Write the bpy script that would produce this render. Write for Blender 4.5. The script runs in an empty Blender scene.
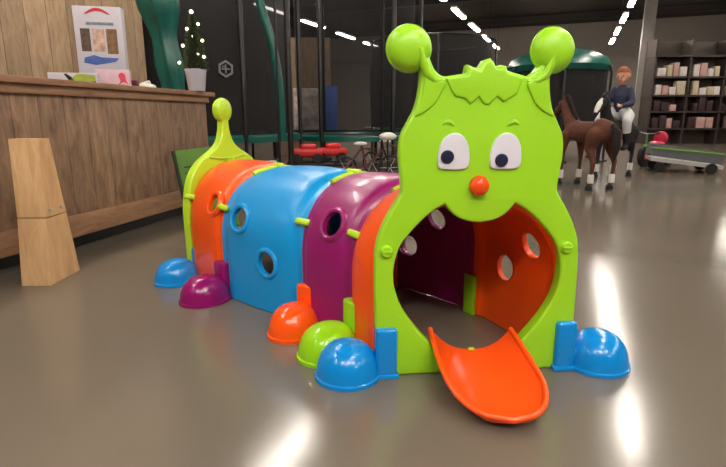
import bpy, bmesh, math, random
from mathutils import Vector, Matrix
random.seed(7)
C = bpy.context.scene.collection
PI = math.pi
F = 510.0; PITCH = math.atan((233.5-117)/F); CP, SP = math.cos(PITCH), math.sin(PITCH); CAMH = 0.8

def at(u, v, Y):
    x = (u-363)/F; y = -(v-233.5)/F
    d = Vector((x, CP+y*SP, -SP+y*CP)); t = Y/d.y
    return Vector((0, 0, CAMH)) + d*t

# ------------------------------------------------------------------ materials
def s2l(c):
    return tuple(((x/255)/12.92 if x/255 <= .04045 else ((x/255+.055)/1.055)**2.4) for x in c)
MATS = {}
def mat(name, rgb, rough=.5, metal=0, noise=.06, scale=8, bump=0, bscale=60, coat=0, emit=None, estr=0, alpha=1, stretch=None, spec=.5, rnoise=0):
    if name in MATS: return MATS[name]
    m = bpy.data.materials.new(name); m.use_nodes = True
    nt = m.node_tree; N = nt.nodes; L = nt.links
    b = N['Principled BSDF']; c = s2l(rgb)
    b.inputs['Roughness'].default_value = rough; b.inputs['Metallic'].default_value = metal
    b.inputs['Specular IOR Level'].default_value = spec
    if coat: b.inputs['Coat Weight'].default_value = coat; b.inputs['Coat Roughness'].default_value = .08
    tc = N.new('ShaderNodeTexCoord'); mp = N.new('ShaderNodeMapping'); L.new(tc.outputs['Object'], mp.inputs[0])
    if stretch: mp.inputs['Scale'].default_value = stretch
    n = N.new('ShaderNodeTexNoise'); n.inputs['Scale'].default_value = scale; n.inputs['Detail'].default_value = 4
    L.new(mp.outputs[0], n.inputs['Vector'])
    r = N.new('ShaderNodeValToRGB'); L.new(n.outputs['Fac'], r.inputs[0])
    r.color_ramp.elements[0].position = .3; r.color_ramp.elements[1].position = .7
    r.color_ramp.elements[0].color = (*[x*(1-noise) for x in c], 1)
    r.color_ramp.elements[1].color = (*[min(1, x*(1+noise)) for x in c], 1)
    L.new(r.outputs[0], b.inputs['Base Color'])
    if rnoise:
        mr = N.new('ShaderNodeMapRange'); mr.inputs['To Min'].default_value = rough-rnoise; mr.inputs['To Max'].default_value = rough+rnoise
        L.new(n.outputs['Fac'], mr.inputs[0]); L.new(mr.outputs[0], b.inputs['Roughness'])
    if bump:
        n2 = N.new('ShaderNodeTexNoise'); n2.inputs['Scale'].default_value = bscale; L.new(mp.outputs[0], n2.inputs['Vector'])
        bp = N.new('ShaderNodeBump'); bp.inputs['Strength'].default_value = bump; bp.inputs['Distance'].default_value = .01
        L.new(n2.outputs['Fac'], bp.inputs['Height']); L.new(bp.outputs[0], b.inputs['Normal'])
    if emit: b.inputs['Emission Color'].default_value = (*s2l(emit), 1); b.inputs['Emission Strength'].default_value = estr
    if alpha < 1:
        tr = N.new('ShaderNodeBsdfTransparent'); mx = N.new('ShaderNodeMixShader'); mx.inputs[0].default_value = alpha
        o = N['Material Output']; L.new(tr.outputs[0], mx.inputs[1]); L.new(b.outputs[0], mx.inputs[2]); L.new(mx.outputs[0], o.inputs[0])
    MATS[name] = m; return m

def plastic(name, rgb, rough=.33): return mat(name, rgb, rough, noise=.03, scale=6, bump=.05, bscale=180, coat=.15)
LIME = plastic('lime_plastic', (158, 218, 32), .42)
LIMEP = plastic('pale_lime_plastic', (184, 224, 44), .35)
ORANGE = plastic('orange_plastic', (255, 88, 12))
REDOR = plastic('tongue_plastic', (255, 88, 22), .3)
BLUE = plastic('blue_plastic', (8, 150, 220))
BLUE2 = plastic('foot_blue_plastic', (6, 138, 216), .2)
PURP = plastic('purple_plastic', (146, 18, 102))
PURP2 = plastic('foot_purple_plastic', (140, 12, 96), .2)
ORFOOT = plastic('foot_orange_plastic', (255, 88, 14), .2)
LIMEFOOT = plastic('foot_lime_plastic', (150, 212, 24), .2)
WHITE = mat('white_plastic', (222, 218, 226), .4, noise=.02)
NAVY = mat('pupil_navy', (28, 34, 62), .35, noise=.03)
BLACK = mat('black_metal', (16, 15, 16), .4, noise=.1)
RUBBER = mat('black_rubber', (18, 17, 18), .7)
TEAL = mat('teal_vinyl', (14, 84, 74), .3, noise=.2, scale=5, bump=.4, bscale=6)
def netmat(nm, a): return mat(nm, (20, 17, 18), .8, alpha=a, noise=.2, scale=2)
NET = netmat('dense_net', .9); NET2 = netmat('open_net', .42)
WHITEP = mat('white_paint', (215, 212, 205), .5)

# ------------------------------------------------------------------ mesh helpers
def link(name, me, m, parent=None):
    o = bpy.data.objects.new(name, me); C.objects.link(o)
    if m is not None and not me.materials: me.materials.append(m)
    if parent is not None: o.parent = parent
    return o
def finish(bm, smooth=True, ang=38):
    bmesh.ops.recalc_face_normals(bm, faces=bm.faces)
    for f in bm.faces: f.smooth = smooth
    if smooth:
        for e in bm.edges:
            if len(e.link_faces) == 2 and e.calc_face_angle(0) > math.radians(ang): e.smooth = False
def obj(name, bm, m, parent=None, smooth=True, ang=38):
    finish(bm, smooth, ang)
    me = bpy.data.meshes.new(name); bm.to_mesh(me); bm.free()
    return link(name, me, m, parent)
def B(): return bmesh.new()
def box(bm, c, s, rot=None, bevel=0, seg=2):
    M = Matrix.Translation(Vector(c)) @ (rot.to_4x4() if rot is not None else Matrix.Identity(4)) @ Matrix.Diagonal((*s, 1))
    r = bmesh.ops.create_cube(bm, size=1, matrix=M)
    if bevel:
        es = list({e for v in r['verts'] for e in v.link_edges})
        bmesh.ops.bevel(bm, geom=es, offset=bevel, segments=seg, affect='EDGES', profile=.5)
def rz(a): return Matrix.Rotation(a, 3, 'Z')
def sphere(bm, c, s, rot=None, n=24):
    M = Matrix.Translation(Vector(c)) @ (rot.to_4x4() if rot is not None else Matrix.Identity(4)) @ Matrix.Diagonal((*(s if hasattr(s, '__len__') else (s, s, s)), 1))
    bmesh.ops.create_uvsphere(bm, u_segments=n, v_segments=max(8, n*2//3), radius=1, matrix=M)
def tube(bm, pts, r, n=10, closed=False, cap=True):
    pts = [Vector(p) for p in pts]; rings = []
    k = len(pts); up = Vector((0, 0, 1))
    prev = None
    for i, p in enumerate(pts):
        if closed: d = pts[(i+1) % k]-pts[i-1]
        else: d = pts[min(i+1, k-1)]-pts[max(i-1, 0)]
        d.normalize()
        if prev is None:
            a = d.cross(up)
            if a.length < .05: a = d.cross(Vector((1, 0, 0)))
        else: a = prev-d*prev.dot(d)
        a.normalize(); prev = a; b = d.cross(a)
        rr = r[i] if hasattr(r, '__len__') else r
        rings.append([bm.verts.new(p+(a*math.cos(2*PI*j/n)+b*math.sin(2*PI*j/n))*rr) for j in range(n)])
    for i in range(k if closed else k-1):
        A, D = rings[i], rings[(i+1) % k]
        for j in range(n): bm.faces.new((A[j], A[(j+1) % n], D[(j+1) % n], D[j]))
    if not closed and cap: bm.faces.new(rings[0][::-1]); bm.faces.new(rings[-1])
def lathe(bm, prof, c=(0, 0, 0), n=32, M=None):
    rings = []
    for r, z in prof:
        ring = []
        for j in range(n):
            a = 2*PI*j/n; v = Vector((r*math.cos(a), r*math.sin(a), z))
            if M is not None: v = M @ v
            ring.append(bm.verts.new(v+Vector(c)))
        rings.append(ring)
    for A, D in zip(rings, rings[1:]):
        for j in range(n): bm.faces.new((A[j], A[(j+1) % n], D[(j+1) % n], D[j]))
    bm.faces.new(rings[0][::-1]); bm.faces.new(rings[-1])
def plate(loops, thick, bevel=.006, res=4):
    """2D loops (x,z) -> bmesh of a rounded plate, thickness along y, centred on y=0."""
    cu = bpy.data.curves.new('tmp', 'CURVE'); cu.dimensions = '2D'; cu.fill_mode = 'BOTH'
    cu.extrude = max(0, thick/2-bevel); cu.bevel_depth = bevel; cu.bevel_resolution = res; cu.offset = -bevel
    for lp in loops:
        sp = cu.splines.new('POLY'); sp.points.add(len(lp)-1); sp.use_cyclic_u = True
        for q, (x, z) in zip(sp.points, lp): q.co = (x, z, 0, 1)
    o = bpy.data.objects.new('tmp', cu); C.objects.link(o)
    dg = bpy.context.evaluated_depsgraph_get(); me = bpy.data.meshes.new_from_object(o.evaluated_get(dg))
    bpy.data.objects.remove(o); bpy.data.curves.remove(cu)
    bm = B(); bm.from_mesh(me); bpy.data.meshes.remove(me)
    bmesh.ops.transform(bm, matrix=Matrix.Rotation(PI/2, 4, 'X'), verts=bm.verts)
    bmesh.ops.remove_doubles(bm, verts=bm.verts, dist=1e-5)
    return bm
def smooth_loop(pts, k=6, closed=True):
    out = []; n = len(pts)
    rng = range(n) if closed else range(n-1)
    for i in rng:
        if closed: p0, p1, p2, p3 = pts[i-1], pts[i], pts[(i+1) % n], pts[(i+2) % n]
        else: p0, p1, p2, p3 = pts[max(i-1, 0)], pts[i], pts[i+1], pts[min(i+2, n-1)]
        for j in range(k):
            t = j/k
            out.append(tuple(.5*((2*p1[a])+(-p0[a]+p2[a])*t+(2*p0[a]-5*p1[a]+4*p2[a]-p3[a])*t*t+(-p0[a]+3*p1[a]-3*p2[a]+p3[a])*t**3) for a in range(len(p1))))
    if not closed: out.append(tuple(pts[-1]))
    return out
def arc(cx, cz, rx, rzz, a0, a1, n=16): return [(cx+rx*math.cos(math.radians(a0+(a1-a0)*i/n)), cz+rzz*math.sin(math.radians(a0+(a1-a0)*i/n))) for i in range(n+1)]
def evalmesh(o):
    dg = bpy.context.evaluated_depsgraph_get(); me = bpy.data.meshes.new_from_object(o.evaluated_get(dg)); return me
def organic(name, chains, m, parent=None, voxel=.012, smooth=6, blobs=()):
    """continuous body surface grown from tapering chains and ellipsoids"""
    bm = B()
    for ch in chains:
        for (p, r), (q, s) in zip(ch, ch[1:]):
            p = Vector(p); q = Vector(q); d = (q-p).length; k = max(1, int(d/(min(r, s)*.35)))
            for i in range(k+1):
                t = i/k; rr = r+(s-r)*t
                bmesh.ops.create_icosphere(bm, subdivisions=2, radius=rr, matrix=Matrix.Translation(p.lerp(q, t)))
    for c, s, rot in blobs: sphere(bm, c, s, rot, 16)
    me = bpy.data.meshes.new('t'); bm.to_mesh(me); bm.free()
    o = bpy.data.objects.new('t', me); C.objects.link(o)
    md = o.modifiers.new('r', 'REMESH'); md.mode = 'VOXEL'; md.voxel_size = voxel; md.use_smooth_shade = True
    sm = o.modifiers.new('s', 'SMOOTH'); sm.iterations = smooth; sm.factor = .5
    me2 = evalmesh(o); bpy.data.objects.remove(o)
    me2.materials.clear()
    for p in me2.polygons: p.use_smooth = True
    me2.name = name
    return link(name, me2, m, parent)

def thing(name, label, cat, loc=(0, 0, 0), rot=0, group=None):
    o = bpy.data.objects.new(name, None); C.objects.link(o); o.location = loc; o.rotation_euler = (0, 0, rot)
    o.empty_display_size = .1
    o['label'] = label; o['category'] = cat
    if group: o['group'] = group
    return o
def tag(o, label, cat, group=None):
    o['label'] = label; o['category'] = cat
    if group: o['group'] = group
    return o
def struct(o): o['kind'] = 'structure'; return o
def kids(o): return [x for x in bpy.data.objects if x.parent == o]
def dup(root, loc=None, rot=None, label=None):
    r = root.copy(); C.objects.link(r)
    if loc is not None: r.location = loc
    if rot is not None: r.rotation_euler = (0, 0, rot)
    if label: r['label'] = label
    for ch in kids(root):
        c = ch.copy(); C.objects.link(c); c.parent = r
        for g in kids(ch):
            d = g.copy(); C.objects.link(d); d.parent = c
    return r

# ------------------------------------------------------------------ store axis
DV = Vector((.3728, .928, 0)); RV = Vector((.928, -.3728, 0)); AX = -math.atan2(.3728, .928)
def ax(a, b, z=0): return DV*a + RV*b + Vector((0, 0, z))     # a: along the aisle, b: to its right
RAX = rz(AX)                                                  # local x = right, local y = along

# ------------------------------------------------------------------ floor
fm = bpy.data.materials.new('polished_floor'); fm.use_nodes = True
nt = fm.node_tree; N = nt.nodes; Lk = nt.links; b = N['Principled BSDF']
tc = N.new('ShaderNodeTexCoord')
n1 = N.new('ShaderNodeTexNoise'); n1.inputs['Scale'].default_value = .9; n1.inputs['Detail'].default_value = 6; Lk.new(tc.outputs['Object'], n1.inputs['Vector'])
n3 = N.new('ShaderNodeTexNoise'); n3.inputs['Scale'].default_value = 60; n3.inputs['Detail'].default_value = 3; Lk.new(tc.outputs['Object'], n3.inputs['Vector'])
r = N.new('ShaderNodeValToRGB'); Lk.new(n1.outputs['Fac'], r.inputs[0])
r.color_ramp.elements[0].color = (*s2l((105, 96, 84)), 1); r.color_ramp.elements[1].color = (*s2l((118, 108, 95)), 1)
Lk.new(r.outputs[0], b.inputs['Base Color'])
mr = N.new('ShaderNodeMapRange'); mr.inputs['To Min'].default_value = .13; mr.inputs['To Max'].default_value = .19
Lk.new(n1.outputs['Fac'], mr.inputs[0]); Lk.new(mr.outputs[0], b.inputs['Roughness'])
bp = N.new('ShaderNodeBump'); bp.inputs['Strength'].default_value = .05; bp.inputs['Distance'].default_value = .004
Lk.new(n3.outputs['Fac'], bp.inputs['Height']); Lk.new(bp.outputs[0], b.inputs['Normal'])
b.inputs['Specular IOR Level'].default_value = .55
bm = B(); box(bm, ax(12, 3, -.05), (34, 44, .1), RAX); struct(obj('floor', bm, fm, smooth=False))
CEIL = mat('dark_ceiling', (58, 50, 43), .8, noise=.12, scale=3)
bm = B(); box(bm, ax(12, 3, 5.05), (34, 44, .1), RAX)
struct(obj('ceiling', bm, CEIL, smooth=False))
WALL = mat('grey_wall', (158, 148, 140), .7, noise=.05)
WALLD = mat('dark_wall', (46, 42, 42), .8, noise=.1)
for nm, a, bb, sx, sy, m in (('wall_back', 27, 3, 34, .2, WALL), ('wall_left', 12, -13, .2, 38, WALLD), ('wall_right', 12, 18, .2, 38, WALL), ('wall_front', -8, 3, 34, .2, WALL)):
    bm = B(); box(bm, ax(a, bb, 2.5), (sx, sy, 5), RAX); struct(obj(nm, bm, m, smooth=False))
BEAM = mat('steel_beam', (44, 38, 34), .6)
for k, a in enumerate((9, 14, 19, 24, 28.5)):
    bm = B(); box(bm, ax(a, 3, 4.93), (33.6, .16, .03), RAX); box(bm, ax(a, 3, 4.82), (33.6, .03, .2), RAX); box(bm, ax(a, 3, 4.71), (33.6, .16, .03), RAX)
    struct(obj('trim_%d' % (k+1), bm, BEAM, smooth=False))

# ------------------------------------------------------------------ ceiling lamps
LAMPH = 3.6
FILL_POWER = 13.5  # energy of each fill lamp added behind the camera
EMI = mat('lamp_tube', (255, 246, 232), .4, emit=(255, 245, 233), estr=40)
rows = [(-7.75, 'far left row'), (-3.2, 'row left of the aisle'), (1.14, 'row right of the aisle'), (5.6, 'far right row')]
lm0 = thing('ceiling_lamp', 'long white ceiling lamp', 'lamp', (0, 0, 0), AX, 'ceiling lamps in rows')
bm = B(); box(bm, (0, 0, .06), (.15, 1.5, .06), bevel=.01); obj('housing', bm, WHITEP, lm0)
bm = B(); box(bm, (0, 0, .012), (.12, 1.44, .04), bevel=.012); obj('lamp_tube', bm, EMI, lm0)
for y in (-.55, .55):
    bm = B(); tube(bm, [(0, y, .08), (0, y, 1.38)], .006, 6); obj('hanger', bm, BLACK, lm0)
first = True
ordn = ['behind the camera', 'above the toy tunnel', 'just past the toy tunnel', 'third past the tunnel', 'second last before the frame', 'last before the frame', 'nearest of those in view', 'second of those in view', 'third of those in view', 'fourth of those in view', 'farthest in view']
for b_, rn in rows:
    for k in range(11):
        a = -2.34+k*2.5
        if a > 30: continue
        lab = 'long white ceiling lamp in the %s, %s' % (rn, ordn[k])
        if first: lm0.location = ax(a, b_, LAMPH); lm0['label'] = lab; first = False
        else: dup(lm0, ax(a, b_, LAMPH), AX, lab)

# invented fill lamps and track behind the camera, added to brighten the face
tr_ = thing('added_fill_track', 'added black track for fill lamps behind the camera', 'track', (0.3, -2.3, 4.1))
bm = B(); box(bm, (0, 0, 0), (5.0, .05, .05)); obj('rail', bm, BLACK, tr_)
for x in (-2.2, 2.2):
    bm = B(); tube(bm, [(x, 0, .02), (x, 0, .88)], .008, 6); obj('hanger', bm, BLACK, tr_)
for x, side in ((-1.5, 'left'), (.3, 'middle'), (2.1, 'right')):
    fl = thing('added_fill_lamp', 'added black fill lamp on the %s of the added ceiling track' % side, 'lamp', (x+.0, -2.3, 3.9))
    aim = (Vector((-.1, 2.0, .4))-Vector((x, -2.3, 3.9))).normalized(); q = aim.to_track_quat('-Z', 'Y')
    Mq = q.to_matrix()
    bm = B(); box(bm, Mq @ Vector((0, 0, .06)), (.62, .42, .10), Mq, .01); obj('housing', bm, BLACK, fl)
    bm = B(); tube(bm, [(0, 0, .17), Mq @ Vector((0, 0, .06))], .02, 8); obj('bracket', bm, BLACK, fl)
    ld = bpy.data.lights.new('added_fill_light', 'AREA'); ld.shape = 'RECTANGLE'; ld.size = .58; ld.size_y = .38; ld.energy = FILL_POWER; ld.color = (1, .95, .88); ld.spread = math.radians(120)
    lo = bpy.data.objects.new('added_fill_light', ld); C.objects.link(lo); lo.parent = fl; lo.location = aim*.01; lo.rotation_euler = q.to_euler()

# ================================================================== CATERPILLAR TUNNEL
cat = thing('play_tunnel', 'green-faced caterpillar crawl-through play tunnel with orange, blue and purple arches on the shop floor', 'play tunnel', (0, 0, 0))
HW = .30; HT = .558
FR = [((-.872, 2.535), (-.58, 3.03)), ((-.635, 2.24), (-.165, 2.61)), ((-.236, 1.911), (.16, 2.364)), ((-.035, 1.70), (.467, 2.02)), ((.05, 1.515), (.64, 1.545))]
NT = 56
ST = .27
def prof(t):
    """t 0..1 -> (w in -1..1 of half width, z)"""
    a = ST; l1 = a; l2 = PI*.30; tot = 2*l1+l2; d = t*tot
    if d < l1: return -1.0, d
    if d > l1+l2: return 1.0, tot-d
    th = PI*(d-l1)/l2
    return -math.copysign(abs(math.cos(th))**.9, math.cos(th)), ST+(HT-ST)*math.sin(th)**.92
def bodypt(A, D, s, t, off):
    L = Vector(A[0]).lerp(Vector(D[0]), s); R = Vector(A[1]).lerp(Vector(D[1]), s)
    c = (L+R)/2; h = (R-L)/2; hl = h.length; w, z = prof(t)
    f = (hl+off)/hl
    zz = z if z < ST else ST+(z-ST)*(1+off/(HT-ST))
    p = c+h*(w*f)
    return Vector((p.x, p.y, zz+.004))
def side_t(z, right):
    # find t for a given height on a side
    lo, hi = 0, .5
    for _ in range(40):
        m = (lo+hi)/2
        if prof(m)[1] < z: lo = m
        else: hi = m
    return 1-lo if right else lo
def segment(name, A, D, m, holes, label=None):
    ss = [0, .035, .07, .10, .13, .2, .35, .5, .65, .8, .87, .90, .93, .965, 1]
    offs = [0, 0, .001, .010, .016, .019, .022, .024, .022, .019, .016, .010, .001, 0, 0]
    bm = B(); out = []; inn = []
    for s, o in zip(ss, offs):
        out.append([bm.verts.new(bodypt(A, D, s, j/NT, o)) for j in range(NT+1)])
        inn.append([bm.verts.new(bodypt(A, D, s, j/NT, o-.014)) for j in range(NT+1)])
    n = len(ss)
    for i in range(n-1):
        for j in range(NT):
            bm.faces.new((out[i][j], out[i][j+1], out[i+1][j+1], out[i+1][j]))
            bm.faces.new((inn[i][j], inn[i+1][j], inn[i+1][j+1], inn[i][j+1]))
        for j in (0, NT): bm.faces.new((out[i][j], out[i+1][j], inn[i+1][j], inn[i][j]))
    for i in (0, n-1):
        for j in range(NT): bm.faces.new((out[i][j], out[i][j+1], inn[i][j+1], inn[i][j]))
    bmesh.ops.recalc_face_normals(bm, faces=bm.faces)
    me = bpy.data.meshes.new('t'); bm.to_mesh(me); bm.free()
    o = bpy.data.objects.new('t', me); C.objects.link(o)
    cb = B(); rims = []
    for s, z, right, rad in holes:
        t = side_t(z, right); p = bodypt(A, D, s, t, .02); e = .01
        du = (bodypt(A, D, s+e, t, .02)-bodypt(A, D, s-e, t, .02)).normalized()
        dv = (bodypt(A, D, s, t+e, .02)-bodypt(A, D, s, t-e, .02)).normalized()
        nn = du.cross(dv).normalized(); dv = nn.cross(du)
        M = Matrix((du, dv, nn)).transposed()
        lathe(cb, [(rad, -.09), (rad, .09)], p, 28, M)
        rims.append((p, M, rad))
    bmesh.ops.recalc_face_normals(cb, faces=cb.faces)
    cm = bpy.data.meshes.new('c'); cb.to_mesh(cm); cb.free()
    co = bpy.data.objects.new('c', cm); C.objects.link(co)
    md = o.modifiers.new('b', 'BOOLEAN'); md.operation = 'DIFFERENCE'; md.solver = 'EXACT'; md.object = co
    me2 = evalmesh(o); bpy.data.objects.remove(o); bpy.data.objects.remove(co)
    bm = B(); bm.from_mesh(me2); bpy.data.meshes.remove(me2)
    for p, M, rad in rims:   # moulded lip round each porthole
        lathe(bm, [(rad-.004, -.012), (rad-.004, .008), (rad+.004, .012), (rad+.012, .008), (rad+.017, -.004), (rad+.014, -.012)], p, 28, M)
        # remove the two caps of that lathe
        caps = [f for f in bm.faces if len(f.verts) == 28 and (f.calc_center_median()-p).length < .05]
        bmesh.ops.delete(bm, geom=caps, context='FACES_ONLY')
    ob = obj(name, bm, m, cat, ang=32)
    ob.data.materials.clear(); ob.data.materials.append(m)
    for q in ob.data.polygons: q.material_index = 0
    if label: ob['label'] = label
    return ob
segment('tunnel_arch', FR[0], FR[1], ORANGE, [(.80, .40, 0, .046), (.3, .36, 1, .05), (.65, .22, 1, .05)], 'orange arch next to the tail')
segment('tunnel_arch', FR[1], FR[2], BLUE, [(.29, .365, 0, .05), (.64, .21, 0, .052), (.5, .38, 1, .046)], 'blue arch with two round portholes')
segment('tunnel_arch', FR[2], FR[3], PURP, [(.60, .41, 0, .05), (.53, .36, 1, .05), (.17, .21, 1, .05)], 'purple arch')
segment('tunnel_arch', FR[3], FR[4], ORANGE, [(.36, .24, 1, .052), (.66, .36, 1, .05)], 'orange arch behind the face')

def fdir(i):
    L, R = Vector(FR[i][0]), Vector(FR[i][1]); return (R-L).normalized()
# clips over the seams
def framept(i, t, off):
    L, R = Vector(FR[i][0]), Vector(FR[i][1]); c = (L+R)/2; h = (R-L)/2; w, z = prof(t); f = (h.length+off)/h.length
    zz = z if z < ST else ST+(z-ST)*(1+off/(HT-ST))
    p = c+h*(w*f); return Vector((p.x, p.y, zz))
for i in (0, 1, 2, 3):
    d = fdir(i); along = Vector((-d.y, d.x, 0))
    for t in (side_t(.40, 0), .5, side_t(.40, 1)):
        p = framept(i, t, .016); e = .01
        tv = (framept(i, t+e, .016)-framept(i, t-e, .016)).normalized(); nn = along.cross(tv)
        M = Matrix((along, tv, nn)).transposed()
        bm = B(); box(bm, p, (.075, .026, .03), M, .009, 3)
        obj('seam_clip', bm, LIMEP, cat)
for i in (1, 2, 3):   # moulded lime ridge along the crown of each seam
    bm = B(); d = fdir(i); pts = [framept(i, .42+.16*k/12, .008) for k in range(13)]
    tube(bm, pts, .012, 8); obj('seam_strip', bm, LIMEP, cat)

# feet
def foot(i, right, m, sock=.18, dist=.115, r=.098, dshift=0, along=0):
    d3 = fdir(i); d = Vector((d3.x, d3.y, 0)) * (1 if right else -1); t = Vector((-d.y, d.x, 0))
    base = Vector((*FR[i][1 if right else 0], 0)) + t*along
    ang = math.atan2(d.y, d.x)+dshift; M = rz(ang)
    c = base+M @ Vector((dist, 0, 0))
    bm = B()
    # dome with a flat flange
    pr = [(r*1.04, 0), (r*1.05, .006), (r*1.04, .012), (r*.995, .015)]
    for k in range(1, 13):
        a = PI/2*k/12; pr.append((max(.0008, r*.985*math.cos(a)**.8), .015+(.102)*math.sin(a)))
    lathe(bm, pr, c, 40, Matrix.Diagonal((1.12, 1.0, 1.0)).to_3x3() if False else (M @ Matrix.Diagonal((1.12, 1.0, 1.0))))
    # bridge to the socket
    box(bm, base+M @ Vector((.03, 0, .03)), (.07, .06, .06), M, .012, 3)
    # socket
    box(bm, base+M @ Vector((.012, 0, sock/2)), (.042, .080, sock), M, .010, 3)
    box(bm, base+M @ Vector((.012, 0, .008)), (.046, .084, .016), M, .005, 2)
    o = obj('foot', bm, m, cat)
    bm = B(); box(bm, base-M @ Vector((.03, 0, -.085)), (.016, .06, .17), M, .005, 2); obj('inner_clamp', bm, m, o)
    return o
foot(0, 0, BLUE2, .15, .125, .096, -.35, .05)['label'] = 'blue foot beside the tail'
foot(0, 1, BLUE2, .15)
foot(1, 0, PURP2, .16, .105, .10, .15)['label'] = 'purple foot'
foot(1, 1, PURP2, .16)
foot(2, 0, ORFOOT, .17, .095, .093, .15, .035)['label'] = 'orange foot'
foot(2, 1, ORFOOT, .18)
foot(3, 0, LIMEFOOT, .18, .11, .098, 0, .02)['label'] = 'lime foot'
foot(3, 1, LIMEFOOT, .19)
# front pair sits on the sides of the face board
FC = Vector((.347, 1.524, 0)); FY = math.radians(5.4)
def frontfoot(sgn):
    M = rz(FY); bm = B()
    base = FC+M @ Vector(((.302 if sgn > 0 else -.278), -.005, 0))
    c = base+M @ Vector((sgn*(.120 if sgn < 0 else .125), 0, 0)); r = .101
    pr = [(r*1.04, 0), (r*1.05, .006), (r*1.04, .012), (r*.995, .015)]
    for k in range(1, 13):
        a = PI/2*k/12; pr.append((max(.0008, r*.985*math.cos(a)**.8), .015+(.102)*math.sin(a)))
    lathe(bm, pr, c, 40, M)
    box(bm, base+M @ Vector((sgn*.045, 0, .034)), (.07, .062, .068), M, .014, 3)
    box(bm, base+M @ Vector((0, 0, .082)), (.066, .078, .164), M, .010, 3)
    box(bm, base+M @ Vector((0, 0, .008)), (.078, .09, .016), M, .005, 2)
    o = obj('foot', bm, BLUE2, cat); o['label'] = 'blue foot on the %s of the face' % ('right' if sgn > 0 else 'left')
frontfoot(-1); frontfoot(1)

# face board
face = bpy.data.objects.new('face', None)
FM = Matrix.Translation(FC) @ Matrix.Rotation(FY, 4, 'Z')
def onface(name, bm, m, parent=cat, y=0, ang=38, lab=None):
    bmesh.ops.transform(bm, matrix=FM @ Matrix.Translation((0, y, 0)), verts=bm.verts)
    o = obj(name, bm, m, parent, ang=ang)
    if lab: o['label'] = lab
    return o
bpy.data.objects.remove(face)
half = [(.302, 0), (.317, .03), (.321, .2), (.319, .385), (.304, .46), (.274, .523), (.243, .572), (.237, .592), (.241, .64), (.246, .69), (.241, .745), (.224, .782), (.203, .822), (.191, .873), (.188, .925), (.196, .96)]
topr = [(.236, .985), (.165, .962), (.148, .93), (.125, .914), (.10, .918), (.061, .928)]
hair = [(.058, .940), (.040, .944), (.027, .940), (.010, .962), (-.008, .956), (-.022, .934), (-.036, .936), (-.056, .944), (-.060, .920)]
rightside = smooth_loop(half[1:], 4, False)
outer = [(0, 0), (.30, 0), (.312, .008)]+rightside+smooth_loop(topr[1:], 4, False)+hair
left = smooth_loop([(-.10, .914), (-.125, .912), (-.148, .928), (-.165, .962)], 4, False)+[(-x, z) for x, z in rightside[::-1]]+[(-.312, .008), (-.30, 0)]
outer = outer+left
shear = lambda pts: [(x+(.013*(.6-z)/.6 if z < .6 else 0), z) for x, z in pts]
mh = [(0, .490), (.04, .496), (.078, .514), (.108, .547)]
mside = [(.108, .547), (.145, .526), (.194, .482), (.240, .425), (.260, .365), (.262, .305), (.246, .243), (.214, .185), (.176, .135), (.135, .09), (.08, .05), (0, .042)]
mr_ = smooth_loop(mh, 5, False)[:-1]+smooth_loop(mside, 4, False)
mouth = mr_+[(-x, z) for x, z in mr_[::-1][1:-1]]
bm = plate([shear(outer), shear(mouth)], .048, .009)
onface('face_board', bm, LIME, lab='lime green caterpillar face board with round mouth opening')
# antenna bobbles and stalk ridges
for sg in (-1, 1):
    bm = B(); M = Matrix.Rotation(PI/2, 3, 'X')
    R = .0625; pr = []
    for k in range(17):
        a = -PI/2+PI*k/16; pr.append((max(.0008, R*math.cos(a)**.75), .045*math.sin(a)))
    lathe(bm, pr, (sg*.208-.012, 0, .986), 40, M)
    lathe(bm, [(R+.0015, -.004), (R+.003, 0), (R+.002, .004)], (sg*.208-.012, 0, .986), 40, M)
    onface('antenna_bobble', bm, LIME)
    # raised horn leaf
    lf = [(sg*x, z) for x, z in ((.203, .806), (.196, .804), (.172, .816), (.148, .836), (.130, .866), (.118, .893), (.140, .903), (.158, .918), (.172, .942), (.181, .94), (.180, .90), (.184, .86), (.194, .828))]
    bm = plate([smooth_loop(lf, 4)], .010, .0045); onface('antenna_stalk', bm, LIME, y=-.025)
    bm = B(); tube(bm, [(sg*.118, -.022, .900), (sg*.15, -.024, .900), (sg*.172, -.027, .918), (sg*.184, -.030, .945), (sg*.192-.004, -.040, .985)], [.004, .009, .012, .013, .006], 10)
    onface('antenna_ridge', bm, LIME)
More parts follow.
